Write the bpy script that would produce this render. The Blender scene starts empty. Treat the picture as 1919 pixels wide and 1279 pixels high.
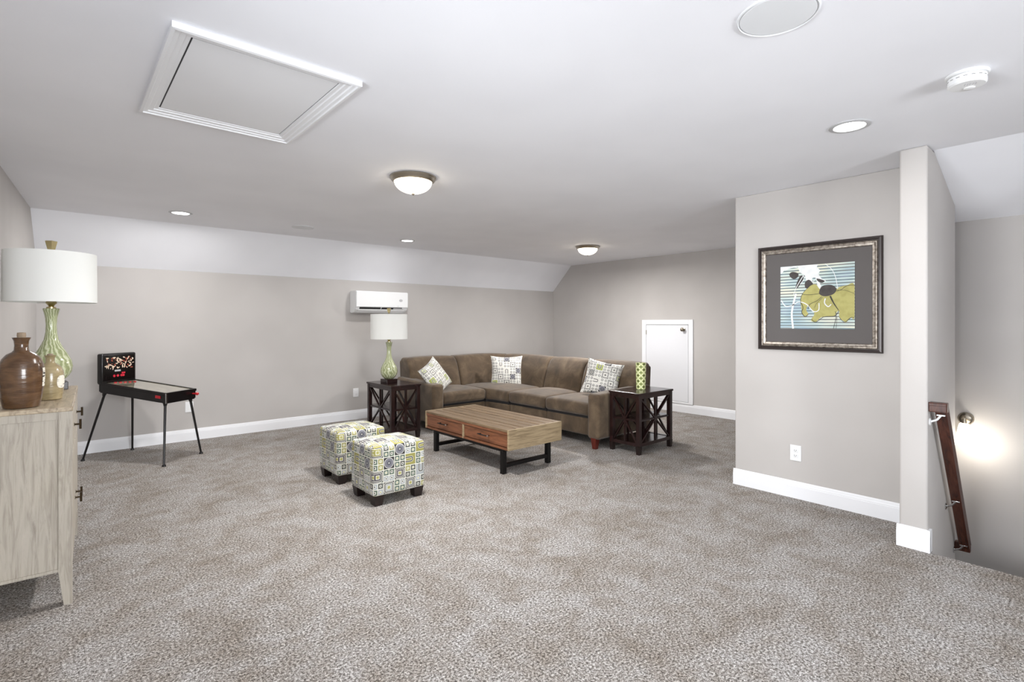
import bpy, bmesh, random
from math import *
from mathutils import Vector, Matrix
from mathutils.geometry import tessellate_polygon
random.seed(7)
C = bpy.context.scene.collection
S = bpy.context.scene
PI = pi
# ------------------------------------------------------------------ camera
EYE = 1.372
YAW = atan2(1112.5, 972)            # angle of the view direction from the X axis
cam = bpy.data.cameras.new('camera'); co = bpy.data.objects.new('camera', cam); C.objects.link(co)
co.location = (0, 0, EYE); co.rotation_euler = (PI/2, 0, YAW - PI/2)
cam.sensor_width = 36; cam.lens = 972/1919*36; cam.shift_y = (605.5-639.5)/1919; cam.clip_start = .05
S.camera = co
# ------------------------------------------------------------------ world, lights, exposure
S.view_settings.view_transform = 'Standard'; S.view_settings.look = 'None'
S.view_settings.gamma = 1; S.view_settings.use_curve_mapping = False
S.view_settings.exposure = 0.22
W = bpy.data.worlds.new('sky'); S.world = W; W.use_nodes = True
W.node_tree.nodes['Background'].inputs[0].default_value = (.75, .86, 1, 1)
W.node_tree.nodes['Background'].inputs[1].default_value = 1.5

def area(name, loc, direction, sx, sy, power, col=(1, 1, 1), spread=PI):
    l = bpy.data.lights.new(name, 'AREA'); l.shape = 'RECTANGLE'; l.size = sx; l.size_y = sy
    l.energy = power; l.color = col; l.spread = spread
    o = bpy.data.objects.new(name, l); C.objects.link(o); o.location = loc
    o.rotation_euler = Vector(direction).to_track_quat('-Z', 'Y').to_euler(); return o
def disk(name, loc, r, power, col=(1, 1, 1), direction=(0, 0, -1), spread=PI):
    o = area(name, loc, direction, r*2, r*2, power, col, spread); o.data.shape = 'DISK'; return o
def point(name, loc, r, power, col=(1, 1, 1)):
    l = bpy.data.lights.new(name, 'POINT'); l.shadow_soft_size = r; l.energy = power; l.color = col
    o = bpy.data.objects.new(name, l); C.objects.link(o); o.location = loc; return o
area('added_fill', (-3.0, .9, 1.2), (1, .06, .0), 3.4, 1.9, 455, (.95, .975, 1))  # added fill light, shines in through the opening beside the camera
area('added_fill', (1.7, -3.3, 1.45), (-.5, 1, -.06), 3.0, 1.9, 420, (.95, .975, 1))  # added fill light behind the camera, aimed towards the left of the room

CANS = [(.89, 5.90), (3.40, 5.95), (3.226, .913)]
DOMES = [(1.95, 3.33), (5.55, 4.75)]
CEIL = 2.44

# ------------------------------------------------------------------ node expressions
class X:
    def __init__(s, nt, sock): s.nt = nt; s.s = sock
    def m(s, op, *a):
        n = s.nt.nodes.new('ShaderNodeMath'); n.operation = op
        for i, v in enumerate((s,)+a):
            if isinstance(v, X): s.nt.links.new(v.s, n.inputs[i])
            else: n.inputs[i].default_value = v
        return X(s.nt, n.outputs[0])
    def __add__(s, o): return s.m('ADD', o)
    __radd__ = __add__
    def __sub__(s, o): return s.m('SUBTRACT', o)
    def __rsub__(s, o): return (s*-1)+o
    def __mul__(s, o): return s.m('MULTIPLY', o)
    __rmul__ = __mul__
    def __gt__(s, o): return s.m('GREATER_THAN', o)
    def __lt__(s, o): return s.m('LESS_THAN', o)
    def floor(s): return s.m('FLOOR')
    def fract(s): return s - s.floor()
    def abs(s): return s.m('ABSOLUTE')
    def mx(s, o): return s.m('MAXIMUM', o)
    def mn(s, o): return s.m('MINIMUM', o)
    def mod(s, k): return s.m('FLOORED_MODULO', k)
def lerp(a, b, t): return a + (b-a)*t
def rb(x, y, hx, hy, r):
    qx = x.abs()-(hx-r); qy = y.abs()-(hy-r)
    ax = qx.mx(0.0); ay = qy.mx(0.0)
    return (ax*ax+ay*ay).m('SQRT') + qx.mx(qy).mn(0.0) - r
def lin(c):
    f = lambda v: v/12.92 if v <= .04045 else ((v+.055)/1.055)**2.4
    return tuple(f(v/255) for v in c)+(1,)
class Mat:
    def __init__(s, name, rgb=(128,)*3, rough=.6, metal=0, **kw):
        s.m = bpy.data.materials.new(name); s.m.use_nodes = True; s.nt = s.m.node_tree
        s.b = s.nt.nodes['Principled BSDF']; s.b.inputs['Base Color'].default_value = lin(rgb)
        s.b.inputs['Roughness'].default_value = rough; s.b.inputs['Metallic'].default_value = metal
        for k, v in kw.items(): s.b.inputs[k.replace('_', ' ')].default_value = v
        s.out = s.b.inputs['Base Color']
    def coord(s, kind='Object', scale=(1, 1, 1)):
        t = s.nt.nodes.new('ShaderNodeTexCoord'); mp = s.nt.nodes.new('ShaderNodeMapping'); mp.inputs['Scale'].default_value = scale
        s.nt.links.new(t.outputs[kind], mp.inputs[0]); return mp.outputs[0]
    def noise(s, scale, detail=2, co=None, rough=.5, dist=0):
        n = s.nt.nodes.new('ShaderNodeTexNoise'); n.inputs['Scale'].default_value = scale
        n.inputs['Detail'].default_value = detail; n.inputs['Roughness'].default_value = rough; n.inputs['Distortion'].default_value = dist
        s.nt.links.new(co or s.coord(), n.inputs['Vector']); return X(s.nt, n.outputs[0])
    def ramp(s, fac, stops, const=False):
        r = s.nt.nodes.new('ShaderNodeValToRGB'); cr = r.color_ramp
        if const: cr.interpolation = 'CONSTANT'
        while len(cr.elements) < len(stops): cr.elements.new(.5)
        for e, (p, c) in zip(cr.elements, stops): e.position = p; e.color = lin(c)
        s.nt.links.new(fac.s, r.inputs[0]); return r.outputs[0]
    def mix(s, fac, a, b, mode='MIX'):
        n = s.nt.nodes.new('ShaderNodeMix'); n.data_type = 'RGBA'; n.blend_type = mode
        if isinstance(fac, X): s.nt.links.new(fac.s, n.inputs[0])
        else: n.inputs[0].default_value = fac
        for i, v in ((6, a), (7, b)):
            if isinstance(v, tuple): n.inputs[i].default_value = lin(v) if len(v) == 3 else v
            else: s.nt.links.new(v, n.inputs[i])
        return n.outputs[2]
    def col(s, sock): s.nt.links.new(sock, s.out); return s
    def bump(s, h, strength=.3, dist=.002):
        n = s.nt.nodes.new('ShaderNodeBump'); n.inputs['Strength'].default_value = strength; n.inputs['Distance'].default_value = dist
        s.nt.links.new(h.s, n.inputs['Height']); s.nt.links.new(n.outputs[0], s.b.inputs['Normal']); return s
    def emit(s, rgb, k):
        s.b.inputs['Emission Color'].default_value = lin(rgb); s.b.inputs['Emission Strength'].default_value = k; return s

M = {}
def paint(key, rgb, var=3, rough=.75, sc=260, st=.12):
    m = Mat(key, rgb, rough); a = m.noise(1.6, 2)
    m.col(m.ramp(a, [(.35, tuple(v-var for v in rgb)), (.65, tuple(min(255, v+var) for v in rgb))]))
    m.bump(m.noise(sc, 2), st, .0012); M[key] = m.m; return m
paint('wall_paint', (188, 184, 181))
paint('ceiling_paint', (240, 241, 246), 2)
paint('trim_paint', (238, 239, 242), 1, .4, 60, .03)
paint('door_paint', (228, 229, 233), 1, .45, 60, .03)
paint('hatch_paint', (234, 235, 238), 2)
paint('plastic_white', (236, 237, 238), 1, .35, 90, .02)
paint('speaker_grille', (226, 228, 231), 2, .7, 900, .4)

# carpet: speckled cut pile
m = Mat('carpet', (175, 165, 158), 1.0)
c3 = m.coord('Object')
fine = m.noise(230, 2, c3, .6); fine2 = m.noise(95, 3, c3, .65); big = m.noise(3.0, 4, c3, .62, .5); mid = m.noise(9, 3, c3, .6)
speck = m.ramp(fine*.4+fine2*.6, [(.38, (46, 43, 41)), (.46, (128, 123, 118)), (.53, (178, 175, 172)), (.61, (234, 233, 232))])
patch = m.ramp(big*.6+mid*.4, [(.36, (209, 200, 190)), (.48, (231, 226, 221)), (.60, (250, 249, 249))])
m.col(m.mix(1.0, speck, patch, 'MULTIPLY'))
m.bump(fine*.6+fine2*.6+mid*.5, .9, .008); M['carpet'] = m.m

def wood(key, dark, light, rough=.4, sc=(1, 8, 8), n=5, bump=.12, mottled=None, vary=0):
    m = Mat(key, light, rough); c = m.coord('Object', sc); g = m.noise(n, 6, c, .65, 1.2)
    col = m.ramp(g, [(.3, dark), (.55, light), (.75, tuple(min(255, v+12) for v in light))])
    oi = m.nt.nodes.new('ShaderNodeObjectInfo'); rv = X(m.nt, oi.outputs['Random'])
    if vary: col = m.mix(rv*vary, col, tuple(int(v*.55) for v in dark))
    if mottled: col = m.mix((m.noise(3, 3) > .5)*.0+m.noise(2.5, 3)*.55, col, mottled)
    m.col(col); m.bump(g, bump, .002); M[key] = m.m; return m
wood('espresso', (16, 9, 10), (38, 20, 19), .22, (3, 3, 1), 6, .04)
wood('espresso_foot', (16, 11, 11), (32, 20, 18), .35, (3, 3, 1), 6, .04)
wood('cherry', (58, 18, 13), (92, 32, 22), .3, (8, 8, 1), 6, .04)
wood('rail_wood', (46, 24, 18), (78, 42, 30), .22, (1.2, 14, 2), 3, .03)
wood('plank_wood', (86, 68, 48), (134, 110, 82), .5, (14, 1.2, 8), 3, .25, (118, 100, 78), .3)
wood('plank_end', (112, 94, 68), (170, 150, 118), .5, (1.2, 8, 14), 3, .25, (124, 108, 84))
wood('drawer_wood', (82, 48, 30), (124, 78, 52), .4, (8, 1, 10), 3, .1)
wood('whitewash', (132, 121, 104), (178, 169, 153), .55, (11, 11, .9), 4, .18, (164, 160, 156))
wood('whitewash_top', (128, 112, 92), (176, 160, 136), .4, (9, .9, 9), 4, .1)

m = Mat('black_metal', (26, 24, 24), .35, .6); m.bump(m.noise(200), .05); M['black_metal'] = m.m
m = Mat('black_plastic', (16, 13, 14), .25); m.bump(m.noise(150), .03); M['black_plastic'] = m.m
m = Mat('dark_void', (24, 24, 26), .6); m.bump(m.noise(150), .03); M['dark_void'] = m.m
m = Mat('red_plastic', (190, 34, 44), .3); m.bump(m.noise(50), .02); M['red_plastic'] = m.m
m = Mat('red_print', (205, 40, 60), .35); m.bump(m.noise(50), .02); M['red_print'] = m.m
m = Mat('cream_print', (238, 214, 190), .35); m.bump(m.noise(50), .02); M['cream_print'] = m.m
m = Mat('chrome', (205, 205, 205), .18, 1); m.bump(m.noise(20), .02); M['chrome'] = m.m
m = Mat('nickel', (172, 164, 150), .28, 1); m.bump(m.noise(20), .02); M['nickel'] = m.m
m = Mat('brass', (200, 186, 140), .25, 1); m.bump(m.noise(20), .02); M['brass'] = m.m
m = Mat('bronze_knob', (78, 66, 52), .3, 1); m.bump(m.noise(20), .02); M['bronze_knob'] = m.m
m = Mat('grey_trim', (186, 186, 188), .4); m.bump(m.noise(60), .03); M['grey_trim'] = m.m
m = Mat('slot_dark', (50, 50, 52), .6); m.bump(m.noise(60), .03); M['slot_dark'] = m.m

m = Mat('microfibre', (104, 86, 69), .85, Sheen_Weight=.25, Sheen_Roughness=.45)
n = m.noise(5, 5, None, .6, .6); f = m.noise(320, 2)
m.col(m.ramp(n, [(.3, (62, 49, 35)), (.5, (84, 68, 50)), (.72, (108, 91, 70))])); m.bump(f+n*.6, .25, .002); M['microfibre'] = m.m

def pattern(key, k, palette, mini, dark, white, olive, ucut=.55, ringy=False):
    m = Mat(key, white, .85, Sheen_Weight=.2); nt = m.nt
    tc = nt.nodes.new('ShaderNodeTexCoord'); sp = nt.nodes.new('ShaderNodeSeparateXYZ'); nt.links.new(tc.outputs['UV'], sp.inputs[0])
    u = X(nt, sp.outputs[0])*k; v = X(nt, sp.outputs[1])*k
    def wn(a, b, w=0):
        cb = nt.nodes.new('ShaderNodeCombineXYZ'); nt.links.new(a.s, cb.inputs[0]); nt.links.new(b.s, cb.inputs[1]); cb.inputs[2].default_value = w
        n = nt.nodes.new('ShaderNodeTexWhiteNoise'); n.noise_dimensions = '3D'; nt.links.new(cb.outputs[0], n.inputs[0])
        q = nt.nodes.new('ShaderNodeSeparateColor'); nt.links.new(n.outputs['Color'], q.inputs[0])
        return [X(nt, q.outputs[i]) for i in range(3)]
    iu = u.floor(); iv = v.floor(); fu = u-iu-.5; fv = v-iv-.5
    h = wn(iu, iv, 3.7); par = (iu+iv).mod(2.0)
    r = (h[0]*4).floor(); sw = r.mod(2.0); sg = (r > 1.5)*2-1
    a = lerp(fu, fv, sw); b = lerp(fv, fu, sw)*sg
    bg = m.ramp(h[2], palette, True)
    # open U shapes
    d = rb(a, b+.16, .25, .42, .18)
    c1 = m.mix(d < .0, bg, white); c1 = m.mix(d < -.035, c1, dark); c1 = m.mix(d < -.12, c1, white); c1 = m.mix(d < -.155, c1, bg)
    # concentric squares
    d = rb(a, b, .43, .43, .16)
    c2 = m.mix(d < 0.0, dark, white); c2 = m.mix(d < -.05, c2, dark); c2 = m.mix(d < -.12, c2, white); c2 = m.mix(d < -.16, c2, bg); c2 = m.mix(d < -.26, c2, white)
    c2 = m.mix(d < -.31, c2, olive)
    # discs
    ln = (a*a+b*b).m('SQRT')
    c3_ = m.mix(ln < .43, dark, white); c3_ = m.mix(ln < .395, c3_, (118, 118, 126)); c3_ = m.mix(ln < .20, c3_, (92, 92, 100)); c3_ = m.mix(ln < .05, c3_, white)
    bigc = m.mix(h[1] > ucut, c1, c2); bigc = m.mix(h[1] > .84, bigc, c3_)
    # quartered cells
    u2 = u*2; v2 = v*2; ju = u2.floor(); jv = v2.floor(); gu = u2-ju-.5; gv = v2-jv-.5; hh = wn(ju, jv, 9.1)
    mb_ = m.ramp(hh[0], mini, True)
    d2 = rb(gu, gv, .21, .21, .08)
    mc = m.mix(d2 < 0.0, mb_, white) if not ringy else m.mix(d2 < .01, m.mix(d2 < .12, white, mb_), white); dot = m.mix(hh[1] > .5, dark, olive); mc = m.mix(d2 < -.11, mc, dot)
    mc = m.mix(gu.abs().mx(gv.abs()) > .43, mc, white)
    out = m.mix(par > .5, bigc, mc)
    out = m.mix(fu.abs().mx(fv.abs()) > .468, out, white)
    m.col(out); m.bump(m.noise(500, 2), .25, .001); M[key] = m.m
WH = (222, 221, 210); OL = (150, 145, 78); DK = (44, 40, 44)
pattern('ottoman_fabric', 1/.092, [(0, OL), (.33, (104, 104, 108)), (.55, (164, 168, 170)), (.78, (66, 60, 68))],
        [(0, (92, 106, 92)), (.4, (78, 80, 74)), (.65, (156, 152, 94)), (.85, (168, 172, 174))], DK, WH, (170, 166, 100), .66)
pattern('pillow_fabric', 1/.090, [(0, (222, 220, 212)), (.70, (60, 58, 58)), (.86, (170, 178, 104))],
        [(0, (46, 44, 44)), (.62, (104, 104, 98))], (40, 38, 38), (232, 230, 224), (120, 118, 112), .45, True)

def stone(key, dark, light, rough=.18):
    m = Mat(key, light, rough, Coat_Weight=.3); g = m.noise(7, 4, m.coord('Object', (1, 1, 5)), .6, 1); m.col(m.ramp(g, [(.3, dark), (.7, light)]))
    m.bump(m.noise(14, 3, m.coord('Object', (.4, .4, 6))), .35, .004); M[key] = m.m
stone('brown_glaze', (68, 46, 29), (104, 76, 50), .22)
stone('tan_glaze', (132, 116, 84), (172, 156, 120), .22)
m = Mat('cork', (150, 132, 112), .9); m.bump(m.noise(90), .5); M['cork'] = m.m
m = Mat('label_paper', (228, 222, 208), .7)
g = m.noise(60, 2, m.coord('Object', (.3, .3, 3))); m.col(m.ramp(g, [(.40, (60, 52, 48)), (.44, (228, 222, 208))])); M['label_paper'] = m.m
m = Mat('swirl_glass', (178, 190, 140), .08, Coat_Weight=.4)
tcn = m.nt.nodes.new('ShaderNodeTexCoord'); spn = m.nt.nodes.new('ShaderNodeSeparateXYZ'); m.nt.links.new(tcn.outputs['Object'], spn.inputs[0])
xx = X(m.nt, spn.outputs[0]); yy = X(m.nt, spn.outputs[1]); zz = X(m.nt, spn.outputs[2])
ang = yy.m('ARCTAN2', xx)
wv = (ang*17+zz*34+m.noise(20, 4)*16).m('SINE')*.5+.5
m.col(m.ramp(wv*.7+m.noise(22, 3)*.3, [(.15, (140, 148, 106)), (.5, (166, 172, 132)), (.85, (200, 204, 172))])); m.bump(wv, .3, .003); M['swirl_glass'] = m.m
m = Mat('linen_shade', (232, 233, 230), .9, Transmission_Weight=.0, Subsurface_Weight=.0)
m.bump(m.noise(180, 2, m.coord('Object', (1, 1, 3))), .12, .001); M['linen_shade'] = m.m
# glass dome / lenses that give off light
def glow(key, rgb, ergb, k, rough=.4):
    m = Mat(key, rgb, rough); m.emit(ergb, k); m.bump(m.noise(12), .02); M[key] = m.m
glow('lens_glow', (250, 250, 250), (255, 252, 248), 6)
glow('dome_glow', (246, 232, 206), (255, 240, 214), 6.0, .2)
glow('sconce_glow', (255, 246, 230), (255, 244, 224), 3.0)

m = Mat('ceramic_green', (176, 186, 110), .3); nt = m.nt
tcn = nt.nodes.new('ShaderNodeTexCoord'); spn = nt.nodes.new('ShaderNodeSeparateXYZ'); nt.links.new(tcn.outputs['UV'], spn.inputs[0])
u = X(nt, spn.outputs[0]); v = X(nt, spn.outputs[1])
def lattice(u, v):
    fu = u.fract()-.5; fv = v.fract()-.5; l = (fu*fu+fv*fv).m('SQRT'); return l
l1 = lattice(u, v); l2 = lattice(u+.5, v+.5)
ring = (l1-.40).abs().mn((l2-.40).abs())
hole = l1 < .2
cc = m.mix(ring < .055, (160, 172, 96), (232, 234, 190)); cc = m.mix(l1 < .16, cc, (70, 76, 40)); cc = m.mix(l2 < .11, cc, (84, 92, 48))
m.col(cc); M['ceramic_green'] = m.m

# ------------------------------------------------------------------ geometry helpers
def obj(name, bm, mat, parent=None, loc=None, rot=None, smooth=False, ang=35):
    bmesh.ops.recalc_face_normals(bm, faces=bm.faces[:])
    me = bpy.data.meshes.new(name); bm.to_mesh(me); bm.free()
    me.materials.append(M[mat] if isinstance(mat, str) else mat)
    if smooth:
        for p in me.polygons: p.use_smooth = True
        try: me.set_sharp_from_angle(angle=radians(ang))
        except Exception: pass
    o = bpy.data.objects.new(name, me); C.objects.link(o)
    if parent: o.parent = parent
    if loc: o.location = loc
    if rot: o.rotation_euler = rot
    return o
def thing(name, label, cat, loc=(0, 0, 0), rz=0, group=None):
    o = bpy.data.objects.new(name, None); C.objects.link(o); o.empty_display_size = .1
    o.location = loc; o.rotation_euler = (0, 0, rz); o['label'] = label; o['category'] = cat
    if group: o['group'] = group
    return o
def tag(o, label, cat, group=None):
    o['label'] = label; o['category'] = cat
    if group: o['group'] = group
    return o
def struct(name, bm, mat, parent=None, **kw):
    o = obj(name, bm, mat, parent, **kw)
    if not parent: o['kind'] = 'structure'
    return o
def B(): return bmesh.new()
def box(bm, x0, x1, y0, y1, z0, z1, bev=0, seg=2, rot=None):
    t = bmesh.new(); bmesh.ops.create_cube(t, size=1)
    for v in t.verts: v.co = Vector(((x0+x1)/2+v.co.x*(x1-x0), (y0+y1)/2+v.co.y*(y1-y0), (z0+z1)/2+v.co.z*(z1-z0)))
    if bev: bmesh.ops.bevel(t, geom=t.edges[:], offset=bev, segments=seg, affect='EDGES', profile=.5)
    if rot: bmesh.ops.transform(t, matrix=rot, verts=t.verts)
    merge(bm, t); return bm
def merge(bm, t):
    me = bpy.data.meshes.new('tmp'); t.to_mesh(me); t.free(); bm.from_mesh(me); bpy.data.meshes.remove(me)
def prism(bm, pts, axis, a, b):
    """extrude a 2-D outline along an axis; pts are the other two coordinates in order"""
    def P(p, t): return {'x': (t, p[0], p[1]), 'y': (p[0], t, p[1]), 'z': (p[0], p[1], t)}[axis]
    A = [bm.verts.new(P(p, a)) for p in pts]; Bv = [bm.verts.new(P(p, b)) for p in pts]
    bm.faces.new(A); bm.faces.new(Bv[::-1]); n = len(pts)
    for i in range(n): bm.faces.new((A[i], A[(i+1) % n], Bv[(i+1) % n], Bv[i]))
    return bm
def lathe(bm, prof, seg=40, cap=True, uv=None):
    rings = []
    for r, z in prof:
        rings.append([bm.verts.new((r*cos(2*PI*i/seg), r*sin(2*PI*i/seg), z)) for i in range(seg)])
    lay = bm.loops.layers.uv.verify() if uv else None
    for k in range(len(rings)-1):
        for i in range(seg):
            j = (i+1) % seg; f = bm.faces.new((rings[k][i], rings[k][j], rings[k+1][j], rings[k+1][i]))
            if uv:
                for lp, (a, b) in zip(f.loops, ((i, k), (i+1, k), (i+1, k+1), (i, k+1))): lp[lay].uv = (a/seg*uv[0], prof[b][1]*uv[1])
    if cap:
        for rg in (rings[0], rings[-1]):
            if True: bm.faces.new(rg)
    return bm
def tube(bm, p, q, r0, r1=None, seg=12):
    r1 = r0 if r1 is None else r1; p = Vector(p); q = Vector(q); d = (q-p).normalized()
    a = d.orthogonal().normalized(); b = d.cross(a)
    R = [[bm.verts.new(c+(a*cos(2*PI*i/seg)+b*sin(2*PI*i/seg))*r) for i in range(seg)] for c, r in ((p, r0), (q, r1))]
    for i in range(seg): j = (i+1) % seg; bm.faces.new((R[0][i], R[0][j], R[1][j], R[1][i]))
    bm.faces.new(R[0]); bm.faces.new(R[1]); return bm
def bar(bm, p, q, w, h, up=(0, 0, 1)):
    """square bar from p to q"""
    p = Vector(p); q = Vector(q); d = (q-p).normalized(); u = Vector(up); s = d.cross(u).normalized(); u = s.cross(d)
    A = [bm.verts.new(c+s*w/2*i+u*h/2*j) for c in (p, q) for i, j in ((-1, -1), (1, -1), (1, 1), (-1, 1))]
    for f in ((0, 1, 2, 3), (7, 6, 5, 4), (0, 4, 5, 1), (1, 5, 6, 2), (2, 6, 7, 3), (3, 7, 4, 0)): bm.faces.new([A[i] for i in f])
    return bm
def ax(h, r, n, seg):
    a = [-h+r-r*tan(radians(45*(seg-i)/seg)) for i in range(seg+1)]
    mid = [-(h-r)+2*(h-r)*i/n for i in range(1, n)]
    return a+mid+[-v for v in a[::-1]]
def rbox(bm, hx, hy, hz, r, fn=None, n=(6, 6, 4), seg=3):
    """box with fully rounded edges; fn maps every point (for crowns, shears, curves)"""
    H = (hx, hy, hz); t = bmesh.new()
    axs = [ax(H[i], r, n[i], seg) for i in range(3)]
    def rd(p):
        q = [max(-(H[i]-r), min(H[i]-r, p[i])) for i in range(3)]; d = Vector([p[i]-q[i] for i in range(3)])
        if d.length > 1e-9: d = d.normalized()*r
        return Vector(q)+d
    for k in range(3):
        i, j = [(1, 2), (0, 2), (0, 1)][k]
        for sgn in (-1, 1):
            g = []
            for a in axs[i]:
                row = []
                for b in axs[j]:
                    p = [0, 0, 0]; p[k] = sgn*H[k]; p[i] = a; p[j] = b; c = rd(p)
                    row.append(t.verts.new(fn(c) if fn else c))
                g.append(row)
            for a in range(len(g)-1):
                for b in range(len(g[0])-1): t.faces.new((g[a][b], g[a+1][b], g[a+1][b+1], g[a][b+1]))
    bmesh.ops.remove_doubles(t, verts=t.verts, dist=1e-5)
    merge(bm, t); return bm
def boxuv(bm, ox=0, oy=0):
    lay = bm.loops.layers.uv.verify(); bm.normal_update()
    for f in bm.faces:
        n = f.normal; a = [abs(n.x), abs(n.y), abs(n.z)]; k = a.index(max(a))
        for lp in f.loops:
            p = lp.vert.co; lp[lay].uv = ((p.y+ox, p.z+oy), (p.x+ox, p.z+oy), (p.x+ox, p.y+oy))[k]
def copy_tree(o, parent=None, **kw):
    c = o.copy(); C.objects.link(c); c.parent = parent
    for ch in list(o.children): copy_tree(ch, c)
    for k, v in kw.items():
        if k in ('label', 'group'): c[k] = v
    return c

# ------------------------------------------------------------------ room shell
YB = 7.03; XR = 7.2; XP = 4.345; YC = 2.08; XS = 3.91; YS = .70; YT = .84; XE = 4.78; XF = 5.0; YK = 6.56; ZK = 1.975; XK = 4.07
ZD = -2.6
def lx(y): return -.17-(YB-y)*.062
bm = B()   # floor: main room, notch for the stairwell
prism(bm, [(-1.2, -2.7), (XS, -2.7), (XS, YS), (XS, YS+.03), (XP, YS+.03), (XP, YT+.05), (XP, YC-.05), (XR+.1, YC-.05), (XR+.1, YB+.1), (-1.2, YB+.1)], 'z', -.20, 0)
struct('floor', bm, 'carpet')
bm = B()
box(bm, -1.2, XK, -2.8, YK, CEIL, CEIL+.12); box(bm, XK, XR+.1, YS, YK, CEIL, CEIL+.12)
struct('ceiling', bm, 'ceiling_paint')
bm = B(); prism(bm, [(YK, CEIL), (YB+.001, ZK), (YB+.12, ZK), (YB+.12, CEIL+.12), (YK, CEIL+.12)], 'x', -.6, XR+.1)
struct('ceiling_slope', bm, 'ceiling_paint')
sl = (CEIL-2.117)/(XF-XK)
bm = B(); prism(bm, [(XK, CEIL), (XF+.1, CEIL-sl*(XF+.1-XK)), (XF+.1, CEIL+.12), (XK, CEIL+.12)], 'y', -.6, YS)
prism(bm, [(XE, CEIL-sl*(XE-XK)), (XF+.1, CEIL-sl*(XF+.1-XK)), (XF+.1, CEIL-.001), (XE, CEIL-.001)], 'y', YS, 1.95)
struct('ceiling_stair', bm, 'ceiling_paint')
bm = B(); box(bm, -.6, XR+.1, YB, YB+.12, 0, ZK); struct('wall_back', bm, 'wall_paint')
YW = 2.15
bm = B(); prism(bm, [(lx(YB+.1), YB+.1), (lx(YW), YW), (lx(YW)-.15, YW), (lx(YB+.1)-.15, YB+.1)], 'z', 0, CEIL); struct('wall_left', bm, 'wall_paint')
bm = B(); x0 = lx(YW)-.12; x1 = lx(YW)   # left wall beside the camera with an opening for the added window
box(bm, x0, x1, 1.9, YW, 0, CEIL); box(bm, x0, x1, -2.8, .4, 0, CEIL); box(bm, x0, x1, .4, 1.9, 0, .65); box(bm, x0, x1, .4, 1.9, 1.95, CEIL)
struct('wall_left', bm, 'wall_paint')
bm = B(); y0 = -2.7; y1 = -2.6
box(bm, -1.2, -.35, y0, y1, 0, CEIL); box(bm, 2.25, XS+.2, y0, y1, 0, CEIL); box(bm, -.35, 2.25, y0, y1, 0, .67); box(bm, -.35, 2.25, y0, y1, 2.17, CEIL)
struct('wall_front', bm, 'wall_paint')
bm = B(); box(bm, XR, XR+.12, YC-.12, YB+.1, 0, CEIL); struct('wall_right', bm, 'wall_paint')
bm = B(); box(bm, XP, XP+.12, YT-.05, YC, 0, CEIL, .008); struct('wall_picture', bm, 'wall_paint')
bm = B(); box(bm, XP+.1, XR+.05, YC-.12, YC, 0, CEIL); struct('wall_return', bm, 'wall_paint')
bm = B(); box(bm, XS, XE, YS, YT, ZD, CEIL, .014, 3); struct('wall_stair', bm, 'wall_paint', smooth=True)
bm = B(); box(bm, XF, XF+.12, -.6, 2.0, ZD, CEIL); struct('wall_stairwell', bm, 'wall_paint')
bm = B(); box(bm, XS, XF+.1, -.6, -.48, ZD, CEIL); struct('wall_stairwell', bm, 'wall_paint')
bm = B(); box(bm, XS, XS+.12, -2.7, -.48, 0, CEIL); struct('wall_front', bm, 'wall_paint')
bm = B(); box(bm, XE, XF+.1, 1.85, 1.97, ZD, CEIL); box(bm, XE-.02, XE, YT, 1.97, ZD, CEIL); struct('wall_stairwell', bm, 'wall_paint')
bm = B(); box(bm, XS-.2, XS, -.48, YS, ZD, -.20); struct('wall_riser', bm, 'wall_paint')
# stairs going down
st = thing('staircase', 'carpeted stairs going down beside the handrail wall', 'stairs', (XS, 0, 0))
st['kind'] = 'structure'
del st['category']
for i in range(4):
    bm = B(); box(bm, .002+i*.26, .28+i*.26, -.478, YS-.002, -.19*(i+1)-.19, -.19*(i+1), .01); obj('tread', bm, 'carpet', st)
bm = B(); box(bm, XS, XF, -.48, 1.85, ZD-.1, ZD); struct('floor', bm, 'carpet')

# baseboards with a moulded top
def baseboard(name, p, q, nrm, h=.132, ext=(0, 0), z=0):
    """from p to q (plan), nrm points into the room"""
    p = Vector((*p, z)); q = Vector((*q, z)); d = (q-p).normalized(); p = p-d*ext[0]; q = q+d*ext[1]; n = Vector((*nrm, 0))
    prof = [(0, 0), (.014, 0), (.014, h*.72), (.0115, h*.74), (.0115, h*.80), (.009, h*.86), (.0075, h*.95), (.004, h), (0, h)]
    bm = B(); R = [[bm.verts.new(c+n*a+Vector((0, 0, b))) for a, b in prof] for c in (p, q)]
    for i in range(len(prof)): j = (i+1) % len(prof); bm.faces.new((R[0][i], R[0][j], R[1][j], R[1][i]))
    bm.faces.new(R[0]); bm.faces.new(R[1]); struct(name, bm, 'trim_paint')
baseboard('baseboard_back', (lx(YB)-.0, YB), (XR, YB), (0, -1))
baseboard('baseboard_left', (lx(YW), YW), (lx(YB), YB), (cos(.062), -sin(.062)))
baseboard('baseboard_right', (XR, YC), (XR, YB), (-1, 0))
baseboard('baseboard_picture', (XP, YT), (XP, YC), (-1, 0), ext=(0, .012))
baseboard('baseboard_return', (XP, YC), (XR, YC), (0, 1))
baseboard('baseboard_column', (XS, YS), (XS, YT), (-1, 0), ext=(.014, .012))
baseboard('baseboard_column_side', (XS, YT), (XP, YT), (0, 1))
bm = B(); box(bm, XS-.01, XS+.045, YS-.014, YS, 0, .132, .001); struct('baseboard_column_end', bm, 'trim_paint')
bm = B(); prism(bm, [(XS+.05, .10), (XE, -.19-.10-.75*(XE-XS-.25)), (XE, -.45-.75*(XE-XS)), (XS+.05, -.25)], 'y', YS-.012, YS)
struct('trim_1', bm, 'wall_paint')

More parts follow.
